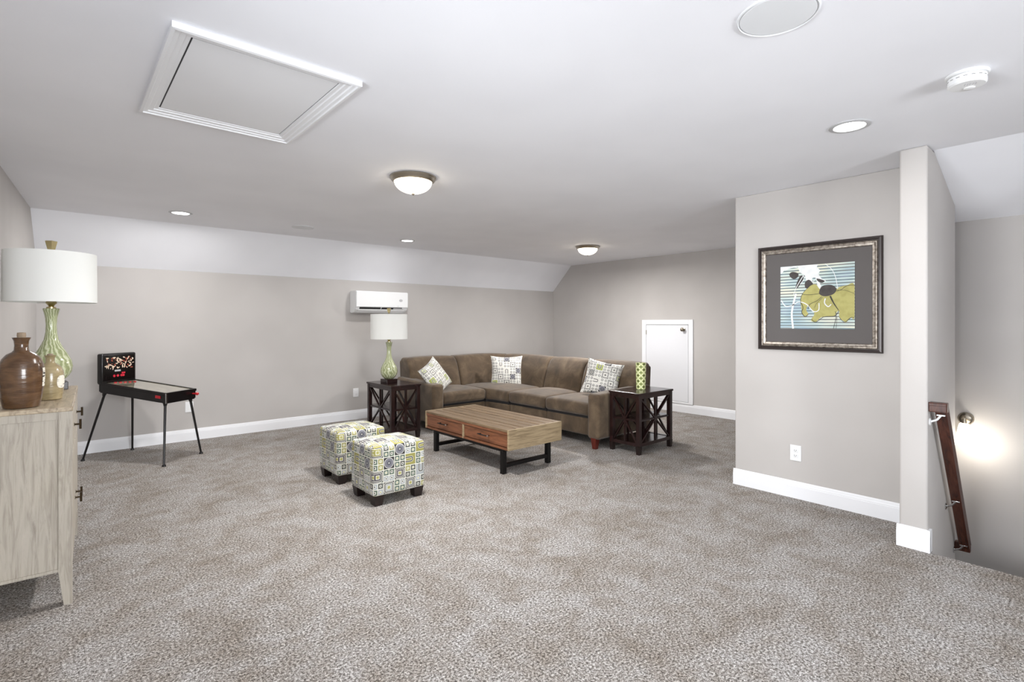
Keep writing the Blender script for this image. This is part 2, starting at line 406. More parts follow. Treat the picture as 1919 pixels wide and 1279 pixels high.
# attic hatch in the ceiling
hx0, hx1, hy0, hy1 = .30, 1.012, 2.165, 3.15
t = struct('trim_2', (lambda b: b)(B()), 'trim_paint') if False else None
hatch = thing('attic_hatch', 'white ceiling hatch panel in a moulded frame', 'hatch', ((hx0+hx1)/2, (hy0+hy1)/2, CEIL))
def frame_side(bm, a, b, prof, nx, ny, zdir=-1):
    """mitred moulding: a->b are outer corners, profile (inset, drop)"""
    a = Vector((a[0], a[1], 0)); b = Vector((b[0], b[1], 0)); d = (b-a).normalized(); n = Vector((nx, ny, 0))
    R = [[bm.verts.new(c+n*i+d*i*s+Vector((0, 0, zdir*h))) for i, h in prof] for c, s in ((a, 1), (b, -1))]
    for i in range(len(prof)): j = (i+1) % len(prof); bm.faces.new((R[0][i], R[0][j], R[1][j], R[1][i]))
    bm.faces.new(R[0]); bm.faces.new(R[1])
hw, hl = (hx1-hx0)/2, (hy1-hy0)/2
pf = [(0, -.002), (0, .022), (.012, .024), (.016, .018), (.030, .017), (.034, .012), (.052, .011), (.056, .006), (.070, .006), (.074, -.002)]
cs = [(-hw, -hl), (hw, -hl), (hw, hl), (-hw, hl)]; ns = [(0, 1), (-1, 0), (0, -1), (1, 0)]
for i in range(4):
    bm = B(); frame_side(bm, cs[i], cs[(i+1) % 4], pf, *ns[i]); obj('moulding', bm, 'trim_paint', hatch)
bm = B(); box(bm, -hw+.078, hw-.078, -hl+.078, hl-.078, -.004, .006); obj('panel', bm, 'hatch_paint', hatch)
bm = B(); box(bm, -hw+.073, hw-.073, -hl+.073, hl-.073, -.0005, .001); obj('gap_seal', bm, 'slot_dark', hatch)

# knee wall access door on the right wall
dY0, dY1, dZ0, dZ1 = 4.085, 4.99, .13, 1.42
door = thing('door_1', 'low white attic access door behind the sofa', 'door', (XR, (dY0+dY1)/2, 0)); door['kind'] = 'structure'; del door['category']
cx = (dY0+dY1)/2
def casing(bm, y0, y1, z0, z1):
    box(bm, -.018, 0, y0, y1, z0, z1, .004, 2)
bm = B(); casing(bm, dY0-cx, dY0-cx+.075, dZ0, dZ1); obj('casing', bm, 'trim_paint', door)
bm = B(); casing(bm, dY1-cx-.075, dY1-cx, dZ0, dZ1); obj('casing', bm, 'trim_paint', door)
bm = B(); casing(bm, dY0-cx+.075, dY1-cx-.075, dZ1-.075, dZ1); obj('casing', bm, 'trim_paint', door)
bm = B(); casing(bm, dY0-cx+.075, dY1-cx-.075, dZ0, dZ0+.03); obj('sill', bm, 'trim_paint', door)
bm = B(); box(bm, -.008, 0, dY0-cx+.070, dY1-cx-.070, dZ0+.02, dZ1-.070); obj('jamb', bm, 'slot_dark', door)
bm = B(); box(bm, -.013, -.002, dY0-cx+.081, dY1-cx-.078, dZ0+.034, dZ1-.081, .002); pan = obj('panel', bm, 'door_paint', door)
bm = B(); lathe(bm, [(.028, 0), (.028, .006), (.012, .010), (.012, .03), (.026, .040), (.030, .052), (.022, .064), (.0, .068)][:-1]+[(.001, .068)], 20)
obj('knob', bm, 'nickel', door, (-.013, dY0-cx+.155, 1.27), (0, -PI/2, 0), True)
for z in (1.22, .42):
    bm = B(); tube(bm, (-.017, dY1-cx-.080, z-.035), (-.017, dY1-cx-.080, z+.035), .007); obj('hinge', bm, 'nickel', door, smooth=True)

# unseen windows added behind and beside the camera for fill light
for nm, L in (('fill_window_1', (x0-.04, .4, 1.9, .65, 1.95, 'x')), ('fill_window_2', (-2.66, -.35, 2.25, .67, 2.17, 'y'))):
    w = bpy.data.objects.new(nm, None); C.objects.link(w); w['kind'] = 'structure'; w['label'] = 'unseen white window added for fill light'
    p, a, b, z0, z1, axk = L
    bm = B()
    k = 3 if axk == 'x' else 5
    def bb(bm, a0, a1, c0, c1, th=.04):
        if axk == 'x': box(bm, p, p+th, a0, a1, c0, c1)
        else: box(bm, a0, a1, p, p+th, c0, c1)
    bb(bm, a, b, z0, z0+.05); bb(bm, a, b, z1-.05, z1); bb(bm, a, a+.05, z0, z1); bb(bm, b-.05, b, z0, z1)
    for i in range(1, k-1): q = a+(b-a)*i/(k-1); bb(bm, q-.02, q+.02, z0, z1)
    w.location = (0, 0, 0); obj('fill_window_frame', bm, 'trim_paint', w)

# ------------------------------------------------------------------ ceiling fixtures
def can_light(x, y, r, power, label):
    t = thing('recessed_light', label, 'ceiling light', (x, y, CEIL), 0, 'recessed lights in the ceiling')
    bm = B(); lathe(bm, [(r, .001), (r, -.004), (r-.006, -.007), (r*.78, -.007), (r*.74, -.002), (r*.74, .001)], 36); obj('trim_ring', bm, 'grey_trim', t, smooth=True)
    bm = B(); lathe(bm, [(r*.76, -.001), (r*.72, -.0055), (r*.3, -.0065)], 36); obj('lens', bm, 'lens_glow', t, smooth=True)
    disk('can_lamp', (x, y, CEIL-.012), r*.7, power, (1, .985, .97))
can_light(*CANS[0], .098, 19, 'lit recessed ceiling light over the black pinball table')
can_light(*CANS[1], .096, 11, 'lit recessed ceiling light between round speaker and sofa')
can_light(*CANS[2], .098, 5, 'lit recessed ceiling light with grey rim near the smoke detector')
def dome(x, y, label, power):
    t = thing('dome_light', label, 'ceiling light', (x, y, CEIL), 0, 'flush dome lights on the ceiling')
    bm = B(); lathe(bm, [(.150, .001), (.166, -.004), (.168, -.012), (.160, -.018), (.156, -.030), (.145, -.036), (.138, -.040), (.130, -.036), (.128, .001)], 48); obj('metal_rim', bm, 'nickel', t, smooth=True, ang=50)
    bm = B(); lathe(bm, [(.136*cos(a), -.034-.088*sin(a)) for a in [i*PI/2/12 for i in range(12)]]+[(.006, -.122)], 48); obj('glass_bowl', bm, 'dome_glow', t, smooth=True)
    bm = B(); lathe(bm, [(.004, -.118), (.012, -.122), (.012, -.127), (.006, -.131), (.004, -.136), (.001, -.138)], 16); obj('finial', bm, 'nickel', t, smooth=True)
    disk('dome_lamp', (x, y, CEIL-.145), .13, power, (1, .98, .96))
    return t
dome(*DOMES[0], 'nearer dome light with brushed rim in the middle of the ceiling', 52)
dome(*DOMES[1], 'far dome light with brushed rim above the sofa', 56)
def speaker(x, y, r, label):
    t = thing('ceiling_speaker', label, 'speaker', (x, y, CEIL), 0, 'round white speakers in the ceiling')
    bm = B(); lathe(bm, [(r, .001), (r, -.005), (r-.004, -.007), (r-.007, -.004), (r-.007, .001)], 56); obj('rim', bm, 'speaker_grille', t, smooth=True)
    bm = B(); lathe(bm, [(r-.008, .001), (r-.008, -.003), (r-.012, -.006), (r*.5, -.0065)], 56); obj('grille', bm, 'speaker_grille', t, smooth=True)
speaker(1.875, .748, .130, 'large round white ceiling speaker at the top edge')
speaker(2.05, 5.89, .118, 'small far round ceiling speaker between the recessed lights')
t = thing('smoke_detector', 'round white smoke detector on the ceiling at right', 'smoke detector', (2.94, .392, CEIL), radians(20))
bm = B(); lathe(bm, [(.074, .001), (.075, -.006), (.070, -.010), (.060, -.010), (.060, .001)], 48); obj('base_ring', bm, 'plastic_white', t, smooth=True)
bm = B(); lathe(bm, [(.058, -.008), (.066, -.014), (.066, -.044), (.060, -.050), (.03, -.051)], 48); obj('body', bm, 'plastic_white', t, smooth=True)
bm = B()
for i in range(16):
    a = i/16*2*PI; bar(bm, (cos(a)*.0655, sin(a)*.0655, -.024), (cos(a+.2)*.0655, sin(a+.2)*.0655, -.024), .002, .002)
obj('side_vent', bm, 'slot_dark', t)
bm = B(); lathe(bm, [(.020, -.050), (.020, -.054), (.017, -.056), (.004, -.056)], 24); obj('test_button', bm, 'plastic_white', t, (.022, -.012, 0), smooth=True)
bm = B()
for i in range(5):
    for j in range(3): bar(bm, (-.012-.008*j, -.024+i*.009, -.0513), (-.017-.008*j, -.024+i*.009, -.0513), .003, .0012)
obj('sounder_slots', bm, 'grey_trim', t)

# ------------------------------------------------------------------ wall fixtures
def outlet(loc, rz, label, duplex=True):
    t = thing('wall_outlet', label, 'outlet', loc, rz, 'white wall outlets')      # local: x along wall, -y into room
    bm = B(); box(bm, -.041, .041, -.007, 0, -.061, .061, .003, 2); obj('cover_plate', bm, 'plastic_white', t)
    if duplex:
        for z in (.02, -.02):
            bm = B(); box(bm, -.017, .017, -.010, -.004, z-.014, z+.014, .003, 2); s = obj('socket', bm, 'plastic_white', t)
            bm = B(); box(bm, -.008, -.0055, -.0108, -.009, z-.002, z+.007); box(bm, .0055, .008, -.0108, -.009, z-.002, z+.007); box(bm, -.002, .002, -.0108, -.009, z-.009, z-.005)
            obj('slots', bm, 'slot_dark', s)
    else:
        bm = B(); box(bm, -.016, .016, -.010, -.004, -.033, .033, .002, 2); obj('insert', bm, 'plastic_white', t)
outlet((XP, 1.596, .353), -PI/2, 'white duplex outlet below the framed flower picture')
outlet((3.185, YB, .378), 0, 'white wall plate left of the dark side table with lamp', False)
outlet((1.145, YB, .392), 0, 'white wall plate behind the right legs of the pinball table', False)

# air conditioner
t = thing('air_conditioner', 'white wall-mounted air conditioner above the small green lamp', 'air conditioner', (3.505, YB, 1.51))
L2 = .405
prof = [(0, .01), (-.05, 0), (-.12, .012), (-.175, .05), (-.195, .085), (-.200, .10), (-.200, .295), (-.190, .31), (-.03, .315), (0, .31)]
bm = B(); prism(bm, prof, 'x', -L2, L2); bmesh.ops.bevel(bm, geom=[e for e in bm.edges if abs(e.verts[0].co.x-e.verts[1].co.x) < 1e-6], offset=.006, segments=2, affect='EDGES'); obj('housing', bm, 'plastic_white', t)
bm = B(); box(bm, -L2+.004, L2-.004, -.209, -.198, .088, .302, .004, 2); obj('front_panel', bm, 'plastic_white', t)
def onslant(bm, x0_, x1_, f0, f1, th):      # strip lying on the slanted lower front
    a = Vector((0, -.197, .082)); b = Vector((0, -.130, .018)); n = Vector((0, -.69, -.72))
    p = a.lerp(b, f0); q = a.lerp(b, f1)
    vs = [bm.verts.new(Vector((x, 0, 0))+c+n*o) for x in (x0_, x1_) for c in (p, q) for o in (-.004, th)]
    for f in ((0, 1, 3, 2), (4, 6, 7, 5), (0, 4, 5, 1), (2, 3, 7, 6), (1, 5, 7, 3), (0, 2, 6, 4)): bm.faces.new([vs[i] for i in f])
bm = B(); onslant(bm, -.35, .31, .02, .55, .0015+.004); obj('air_slot', bm, 'dark_void', t)
bm = B(); onslant(bm, -.36, .36, .50, 1.05, .012); obj('louver', bm, 'plastic_white', t)
bm = B(); onslant(bm, -.03, -.02, .0, .6, .009); obj('louver_link', bm, 'plastic_white', t)
bm = B(); onslant(bm, .17, .33, .1, .5, .008); obj('display_panel', bm, 'plastic_white', t)
bm = B(); lathe(bm, [(.02, 0), (.018, .003), (.004, .004)], 20)
for v in bm.verts: v.co.x *= 1.4
obj('badge', bm, 'grey_trim', t, (.285, -.209, .19), (PI/2, 0, 0), True)
bm = B(); box(bm, .23, .25, -.2095, -.2085, .105, .109); obj('status_light', bm, 'grey_trim', t)

# framed picture
t = thing('framed_picture', 'dark framed flower print with charcoal mat on the grey wall', 'picture', (XP, 1.45, 1.571), -PI/2)
# local: x to the right along the wall (world -Y), -y out of the wall, z up
fw, fh = .428, .413
pf = [(0, 0), (0, .020), (.006, .028), (.018, .030), (.022, .022), (.026, .022)]
pf2 = [(.026, 0), (.026, .020), (.031, .026), (.036, .020), (.040, .020)]
pf3 = [(.040, 0), (.040, .021), (.046, .027), (.060, .024), (.064, .014), (.066, 0)]
def wallframe(bm, hw, hh, prof):
    cs = [(-hw, -hh), (hw, -hh), (hw, hh), (-hw, hh)]; nn = [(0, 1), (-1, 0), (0, -1), (1, 0)]
    for i in range(4):
        a = cs[i]; b = cs[(i+1) % 4]; d = Vector((b[0]-a[0], b[1]-a[1])).normalized(); n = Vector(nn[i])
        R = [[bm.verts.new((c[0]+n.x*o+d.x*o*s, -h, c[1]+n.y*o+d.y*o*s)) for o, h in prof] for c, s in ((a, 1), (b, -1))]
        for k in range(len(prof)-1): bm.faces.new((R[0][k], R[0][k+1], R[1][k+1], R[1][k]))
    bmesh.ops.remove_doubles(bm, verts=bm.verts, dist=1e-6)
m = Mat('frame_dark', (52, 44, 42), .3, .2); m.bump(m.noise(40, 3), .1); M['frame_dark'] = m.m
m = Mat('frame_silver', (150, 142, 134), .35, .75); g = m.noise(40, 4, m.coord('Object', (1, 1, 1)), .7); m.col(m.ramp(g, [(.35, (104, 94, 86)), (.65, (186, 178, 168))])); M['frame_silver'] = m.m
m = Mat('mat_board', (92, 88, 87), .8); m.bump(m.noise(300), .1); M['mat_board'] = m.m
bm = B(); wallframe(bm, fw, fh, pf); obj('outer_moulding', bm, 'frame_dark', t)
bm = B(); wallframe(bm, fw, fh, pf2); obj('step_moulding', bm, 'frame_silver', t)
bm = B(); wallframe(bm, fw, fh, [(.038, .002), (.040, .021), (.044, .022)]); obj('dark_fillet', bm, 'frame_dark', t)
bm = B(); wallframe(bm, fw, fh, pf3); obj('inner_moulding', bm, 'frame_silver', t)
bm = B(); box(bm, -fw+.06, fw-.06, -.010, -.001, -fh+.06, fh-.06); obj('mat', bm, 'mat_board', t)
AX0, AX1, AZ0, AZ1 = -.255, .257, -.246, .246
m = Mat('art_stripes', (200, 205, 195), .6); nt = m.nt; tcn = nt.nodes.new('ShaderNodeTexCoord'); spn = nt.nodes.new('ShaderNodeSeparateXYZ'); nt.links.new(tcn.outputs['Object'], spn.inputs[0])
z = X(nt, spn.outputs[2]); sN = m.noise(3, 2, m.coord('Object', (4, 1, 30)))
wvv = (z*(2*PI/.0225)).m('SINE')*.5+.5
bgc = m.ramp(m.noise(2.2, 2, m.coord('Object', (1.2, 1, 3))), [(.38, (214, 214, 196)), (.5, (190, 205, 200)), (.62, (160, 182, 190))])
lnc = m.ramp(m.noise(3.3, 2, m.coord('Object', (1, 1, 5))), [(.4, (122, 122, 118)), (.55, (96, 118, 122)), (.65, (120, 132, 150))])
m.col(m.mix((wvv+sN*.35) > .86, bgc, lnc)); M['art_stripes'] = m.m
bm = B(); box(bm, AX0, AX1, -.0135, -.009, AZ0, AZ1); art = obj('artwork', bm, 'art_stripes', t)
TL, TR, BL, BR = (287, 370), (918, 328), (297, 900), (932, 903)
def apt(px, py):
    v = .5; 
    for _ in range(4):
        lxx = TL[0]+(BL[0]-TL[0])*v; rxx = TR[0]+(BR[0]-TR[0])*v; u = (px-lxx)/(rxx-lxx)
        ty = TL[1]+(TR[1]-TL[1])*u; by = BL[1]+(BR[1]-BL[1])*u; v = (py-ty)/(by-ty)
    u = max(0.002, min(.998, u)); v = max(0.002, min(.998, v))
    return AX0+(AX1-AX0)*u, AZ1+(AZ0-AZ1)*v
def flat(polys, y, name, mat):
    bm = B()
    for poly in polys:
        P = [Vector(apt(*p)) for p in poly]; n = len(P); pts = []
        for a in range(n):
            p0, p1, p2, p3 = P[a-1], P[a], P[(a+1) % n], P[(a+2) % n]
            for k in range(4):
                q = k/4; pts.append(.5*((2*p1)+(p2-p0)*q+(2*p0-5*p1+4*p2-p3)*q*q+(3*p1-p0-3*p2+p3)*q**3))
        pts = [Vector((max(AX0+.0005, min(AX1-.0005, p.x)), max(AZ0+.0005, min(AZ1-.0005, p.y)))) for p in pts]
        vs = [bm.verts.new((p.x, y, p.y)) for p in pts]
        for t in tessellate_polygon([[Vector((p.x, p.y, 0)) for p in pts]]):
            try: bm.faces.new([vs[k] for k in t])
            except ValueError: pass
    return obj(name, bm, mat, art)
def smoothline(pts, n=6):
    P = [Vector(apt(*p)) for p in pts]; out = []
    for i in range(len(P)-1):
        p0 = P[max(i-1, 0)]; p1 = P[i]; p2 = P[i+1]; p3 = P[min(i+2, len(P)-1)]
        for k in range(n):
            s = k/n; out.append(.5*((2*p1)+(p2-p0)*s+(2*p0-5*p1+4*p2-p3)*s*s+(3*p1-p0-3*p2+p3)*s**3))
    return out+[P[-1]]
def ribbons(lines, y, name, mat):
    bm = B()
    for pts, w0, w1 in lines:
        Q = smoothline(pts); prev = None
        for i, p in enumerate(Q):
            d = (Q[min(i+1, len(Q)-1)]-Q[max(i-1, 0)])
            if d.length < 1e-9: continue
            d.normalize(); n = Vector((-d.y, d.x))*(w0+(w1-w0)*i/len(Q))/2
            cur = (bm.verts.new((p.x+n.x, y, p.y+n.y)), bm.verts.new((p.x-n.x, y, p.y-n.y)))
            if prev: bm.faces.new((prev[0], cur[0], cur[1], prev[1]))
            prev = cur
    return obj(name, bm, mat, art)
for k, c in (('art_white', (226, 228, 228)), ('art_olive', (172, 166, 100)), ('art_dark', (62, 56, 54)), ('art_ink', (44, 42, 40))):
    m = Mat(k, c, .6); g = m.noise(26, 3); m.col(m.ramp(g, [(.3, tuple(max(0, v-14) for v in c)), (.6, c)])); M[k] = m.m
flat([[(288, 372), (460, 358), (400, 378), (330, 395), (300, 425), (288, 420)],
      [(462, 357), (612, 348), (612, 372), (640, 402), (628, 430), (655, 470), (690, 490), (650, 505), (610, 482), (600, 462), (575, 470), (560, 520), (520, 480), (508, 440), (470, 420), (455, 390)],
      [(612, 485), (640, 512), (660, 560), (635, 575), (622, 530)]], -.0140, 'white_blossom', 'art_white')
flat([[(370, 432), (400, 412), (450, 425), (448, 455), (415, 475), (385, 460)],
      [(468, 450), (500, 445), (490, 490), (450, 545), (428, 560), (440, 505)],
      [(512, 505), (545, 480), (580, 510), (572, 545), (520, 552)],
      [(612, 470), (650, 478), (682, 492), (655, 508), (622, 492)]], -.0144, 'black_petals', 'art_dark')
flat([[(480, 690), (478, 640), (500, 590), (555, 535), (605, 520), (640, 560), (700, 610), (780, 560), (800, 545), (860, 530), (926, 530), (932, 800), (900, 803), (865, 842), (845, 835), (808, 800), (805, 745), (785, 760), (770, 790), (730, 795), (660, 800), (615, 840), (580, 835), (575, 815), (600, 770), (560, 720), (535, 710), (530, 745), (548, 775), (520, 795), (495, 770)]],
     -.0148, 'olive_blossom', 'art_olive')
flat([[(636, 585), (655, 540), (700, 525), (750, 530), (780, 560), (765, 595), (730, 615), (680, 622), (645, 608)]], -.0156, 'flower_centre', 'art_dark')
ribbons([([(435, 600), (412, 690), (400, 780), (415, 898)], .014, .014), ([(500, 440), (440, 540), (412, 610)], .006, .003), ([(490, 440), (505, 470), (470, 520)], .005, .004),
         ([(300, 655), (340, 705), (400, 700), (460, 670), (530, 690), (590, 750), (635, 740), (638, 680)], .007, .006), ([(690, 640), (685, 680), (715, 710), (740, 690)], .008, .006),
         ([(680, 340), (735, 390), (770, 460), (790, 560)], .004, .004), ([(330, 400), (400, 375), (460, 380)], .005, .005), ([(570, 465), (575, 500), (600, 480)], .004, .004)], -.0160, 'white_lines', 'art_white')
ribbons([([(490, 605), (560, 608), (638, 600)], .003, .003), ([(485, 680), (500, 720), (490, 760), (520, 795), (548, 775)], .004, .004), ([(545, 735), (560, 690), (620, 660), (660, 625)], .003, .003),
         ([(575, 815), (615, 842), (680, 798), (770, 790), (805, 745)], .003, .004), ([(780, 578), (820, 565), (860, 535), (926, 528)], .003, .003), ([(790, 572), (850, 572), (926, 600)], .002, .002),
         ([(730, 620), (760, 680), (800, 740)], .012, .003), ([(775, 750), (782, 800), (762, 898)], .003, .003), ([(790, 800), (785, 898)], .002, .002), ([(808, 800), (850, 842), (900, 803), (930, 805)], .003, .003),
         ([(480, 690), (478, 640), (500, 590), (555, 535)], .003, .002), ([(600, 720), (620, 680), (670, 630)], .002, .002)], -.0164, 'ink_lines', 'art_ink')

# handrail along the stair wall
t = thing('handrail', 'dark brown wooden handrail on the stair wall', 'handrail', (XS, YS, 0))
P0 = Vector((.050, -.055, .870)); P1 = Vector((.845, -.055, -.180)); dr = (P1-P0).normalized()
bm = B()
sec = [(-.026, -.026), (.026, -.026), (.032, -.010), (.028, .004), (.032, .016), (.020, .030), (-.020, .030), (-.032, .016), (-.028, .004), (-.032, -.010)]
up = Vector((0, 1, 0)).cross(dr).normalized()
if up.z < 0: up = -up
def sweep(bm, pts, sec, dirs):
    R = [[bm.verts.new(p+a*s[0]+b*s[1]) for s in sec] for p, (a, b) in zip(pts, dirs)]
    for r0, r1 in zip(R, R[1:]):
        for i in range(len(sec)): j = (i+1) % len(sec); bm.faces.new((r0[i], r0[j], r1[j], r1[i]))
    bm.faces.new(R[0]); bm.faces.new(R[-1])
yv = Vector((0, 1, 0))
sweep(bm, [P0, P1], sec, [(yv, up), (yv, up)]); obj('rail', bm, 'rail_wood', t)
bm = B(); box(bm, .012, .066, -.088, -.001, .840, .898, .005, 2); box(bm, .010, .016, -.084, -.004, .854, .862); box(bm, .009, .014, -.086, -.003, .878, .892, .002); obj('upper_return', bm, 'rail_wood', t)
bm = B(); box(bm, .825, .868, -.085, -.001, -.220, -.160, .005, 2); obj('lower_return', bm, 'rail_wood', t)
for f, zoff in ((.03, -.02), (.62, 0), (.97, 0)):
    p = P0.lerp(P1, f)-up*.03
    bm = B(); lathe(bm, [(.022, 0), (.022, .004), (.012, .008), (.002, .008)], 16); 
    for v in bm.verts: v.co = Vector((p.x+v.co.x, -v.co.z, p.z-.045+v.co.y))
    tube(bm, (p.x, -.004, p.z-.045), (p.x, -.035, p.z-.03), .006); tube(bm, (p.x, -.035, p.z-.03), (p.x, -.055, p.z), .006, .006); box(bm, p.x-.012, p.x+.012, -.075, -.035, p.z-.004, p.z+.004, .001)
    obj('bracket', bm, 'plastic_white' if f < .1 else 'chrome', t, smooth=True)

# sconce on the stairwell wall
t = thing('wall_sconce', 'lit wall sconce with nickel plate low in the stairwell', 'wall light', (XF, .672, .66))
bm = B(); lathe(bm, [(.046, 0), (.046, .006), (.038, .018), (.020, .026), (.002, .028)], 28); obj('backplate', bm, 'nickel', t, (0, 0, .012), (0, -PI/2, 0), True)
bm = B(); tube(bm, (-.02, 0, .02), (-.075, 0, .02), .008); tube(bm, (-.075, 0, .02), (-.075, 0, -.02), .009, .018); obj('arm', bm, 'nickel', t, smooth=True)
bm = B(); lathe(bm, [(.020, -.012), (.030, -.022), (.036, -.05), (.044, -.105), (.043, -.105), (.034, -.05)], 28, False); obj('glass_shade', bm, 'sconce_glow', t, (-.075, 0, 0), smooth=True)
point('sconce_lamp', (XF-.17, .60, .50), .03, 3.0, (1, .95, .86))

# ------------------------------------------------------------------ sectional sofa
sofa = thing('sectional_sofa', 'brown microfibre L-shaped corner sofa in front of the far walls', 'sofa', (4.4, 5.5, 0))
SO = Vector((4.4, 5.5, 0))
def sob(name, bm, mat='microfibre', **kw):
    for v in bm.verts: v.co -= SO
    return obj(name, bm, mat, sofa, smooth=True, ang=60, **kw)
Yr, Xr_ = 6.45, 5.40                                     # rear faces
def outer(s):                                             # path along the rear of the back: s in metres from the left end
    R = .55; xa = 3.56; L1 = (Xr_-R)-xa; L2_ = R*PI/2
    if s < L1: return Vector((xa+s, Yr, 0)), Vector((0, -1, 0))
    if s < L1+L2_:
        a = (s-L1)/R; n = Vector((-sin(a), -cos(a), 0)); return Vector((Xr_-R, Yr-R, 0))-n*R, n
    return Vector((Xr_, Yr-R-(s-L1-L2_), 0)), Vector((-1, 0, 0))
R_ = .55; LA = (Xr_-R_)-3.56; LB = R_*PI/2; TOT = LA+LB+(Yr-R_-3.62)
def s_of_y(y): return LA+LB+(Yr-R_-y)
def back(s0, s1, name):
    h = .49; th = .24; zc = .40+h/2
    def fn(c):
        s = (s0+s1)/2+c.x; f = (c.z+h/2)/h
        dp = .17-c.y*1.0                                # depth from rear face
        crown = .022*(1-(2*c.x/(s1-s0))**2)*max(0, sin(PI*f)) if c.y < 0 else 0
        dp += crown + (1-f)*(.10 if c.y < 0 else .0) - f*f*.05 - (.035*max(0, f-.75)/.25 if c.y < 0 else 0)
        p, n = outer(s); q = p+n*dp; q.z = zc+c.z+(.012*(1-(2*c.x/(s1-s0))**2) if f > .8 else 0); return q
    bm = B(); rbox(bm, (s1-s0)/2-.0015, th/2, h/2, .045, fn, (8, 2, 6), 4); sob(name, bm)
b1 = 4.36-3.56; b4 = s_of_y(5.12); b5 = s_of_y(4.45); bm_ = (b1+b4)/2
for a, b in ((0, b1), (b1, bm_), (bm_, b4), (b4, b5), (b5, TOT)): back(a, b, 'back_cushion')
# rear shell
def fn(c):
    s = TOT/2+c.x; f = (c.z+.38)/.76; p, n = outer(s); q = p+n*(.05-c.y+(1-f)*.03-.02*f); q.z = .48+c.z; return q
bm = B(); rbox(bm, TOT/2-.004, .05, .375, .03, fn, (40, 2, 4), 3); sob('back_shell', bm)
# seat bases (front rails)
ZB, ZC = .115, .315
bm = B(); rbox(bm, (4.36-3.64)/2, .40, (ZC-ZB)/2, .02, lambda c: Vector((4.0+c.x, 5.545+.40+c.y, (ZB+ZC)/2+c.z)), (4, 4, 2)); sob('seat_base', bm)
bm = B(); rbox(bm, .42, (5.12-4.445)/2-.001, (ZC-ZB)/2, .02, lambda c: Vector((4.435+.42+c.x, (5.12+4.445)/2+c.y, (ZB+ZC)/2+c.z)), (4, 4, 2)); sob('seat_base', bm)
bm = B(); rbox(bm, .42, (4.445-3.73)/2-.001, (ZC-ZB)/2, .02, lambda c: Vector((4.435+.42+c.x, (4.445+3.73)/2+c.y, (ZB+ZC)/2+c.z)), (4, 4, 2)); sob('seat_base', bm)
def wedge(z0, z1, r, ins, crown, name, mat='microfibre'):
    hx = .5; hy = .5; hz = (z1-z0)/2
    def F(u): 
        a = Vector((4.362, 5.52+ins)); b = Vector((4.41+ins, 5.122)); c = Vector((4.40+ins, 5.50+ins))
        return (1-u)**2*a+2*u*(1-u)*c+u*u*b
    def Bk(u):
        a = Vector((4.362, 6.22)); b = Vector((5.19, 5.122)); c = Vector((5.22, 6.25))
        return (1-u)**2*a+2*u*(1-u)*c+u*u*b
    def fn(c):
        u = (c.x+hx)/(2*hx); v = (c.y+hy)/(2*hy); q = F(u).lerp(Bk(u), v)
        bulge = crown*(1-(2*u-1)**2)*(1-(2*v-1)**2) if c.z > 0 else 0
        return Vector((q.x, q.y, (z0+z1)/2+c.z+bulge))
    bm = B(); rbox(bm, hx, hy, hz, r, fn, (8, 8, 2), 4); sob(name, bm, mat)
wedge(ZB, ZC, .03, .0, 0, 'seat_base')
ZS0, ZS1 = .333, .478
wedge(.302, .338, .01, .004, 0, 'gap_shade_strip', mat='dark_void')  # dark strip standing in for the shade under the corner cushion
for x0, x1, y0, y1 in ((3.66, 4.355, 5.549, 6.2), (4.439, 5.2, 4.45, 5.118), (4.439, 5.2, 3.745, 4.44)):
    bm = B(); box(bm, x0, x1, y0, y1, .302, .338); sob('gap_shade_strip', bm, 'dark_void')  # same dark strips in place of shade under the straight cushions
def seat(x0, x1, y0, y1, name='seat_cushion'):
    hx, hy, hz = (x1-x0)/2, (y1-y0)/2, (ZS1-ZS0)/2
    def fn(c):
        a = 1-(c.x/hx)**2; b = 1-(c.y/hy)**2
        return Vector(((x0+x1)/2+c.x, (y0+y1)/2+c.y, (ZS0+ZS1)/2+c.z*(1)+(.035*max(a, 0)**.7*max(b, 0)**.7 if c.z > 0 else 0)))
    bm = B(); rbox(bm, hx-.002, hy-.002, hz, .045, fn, (8, 8, 2), 4); sob(name, bm)
seat(3.655, 4.36, 5.505, 6.22); seat(4.395, 5.19, 4.45, 5.118); seat(4.395, 5.19, 3.745, 4.446)
wedge(ZS0, ZS1, .05, -.015, .035, 'seat_cushion')
def arm(x0, x1, y0, y1, axis, name='arm'):
    hx, hy = (x1-x0)/2, (y1-y0)/2; z0, z1 = .11, .60
    def fn(c):
        f = (c.z+.245)/.49; t_ = (c.x/hx if axis == 'x' else c.y/hy)
        zz = (z0+z1)/2+c.z+(.035*(t_*.5+.5) if c.z > .1 else 0)
        return Vector(((x0+x1)/2+c.x, (y0+y1)/2+c.y, zz))
    bm = B(); rbox(bm, hx, hy, .245, .035, fn, (6, 6, 6), 4); sob(name, bm)
arm(4.35, 5.34, 3.575, 3.735, 'x'); arm(3.485, 3.65, 5.47, 6.40, 'y')
for x, y in ((4.395, 3.655), (5.28, 3.66), (3.57, 5.53), (3.60, 6.36), (4.46, 5.10), (5.25, 6.2)):
    bm = B(); box(bm, x-.035, x+.035, y-.035, y+.035, 0, .125)
    for v in bm.verts:
        if v.co.z < .01: v.co.x = x+(v.co.x-x)*.62; v.co.y = y+(v.co.y-y)*.62
    for v in bm.verts: v.co -= SO
    obj('leg', bm, 'cherry', sofa)['label'] = 'reddish tapered wooden leg'
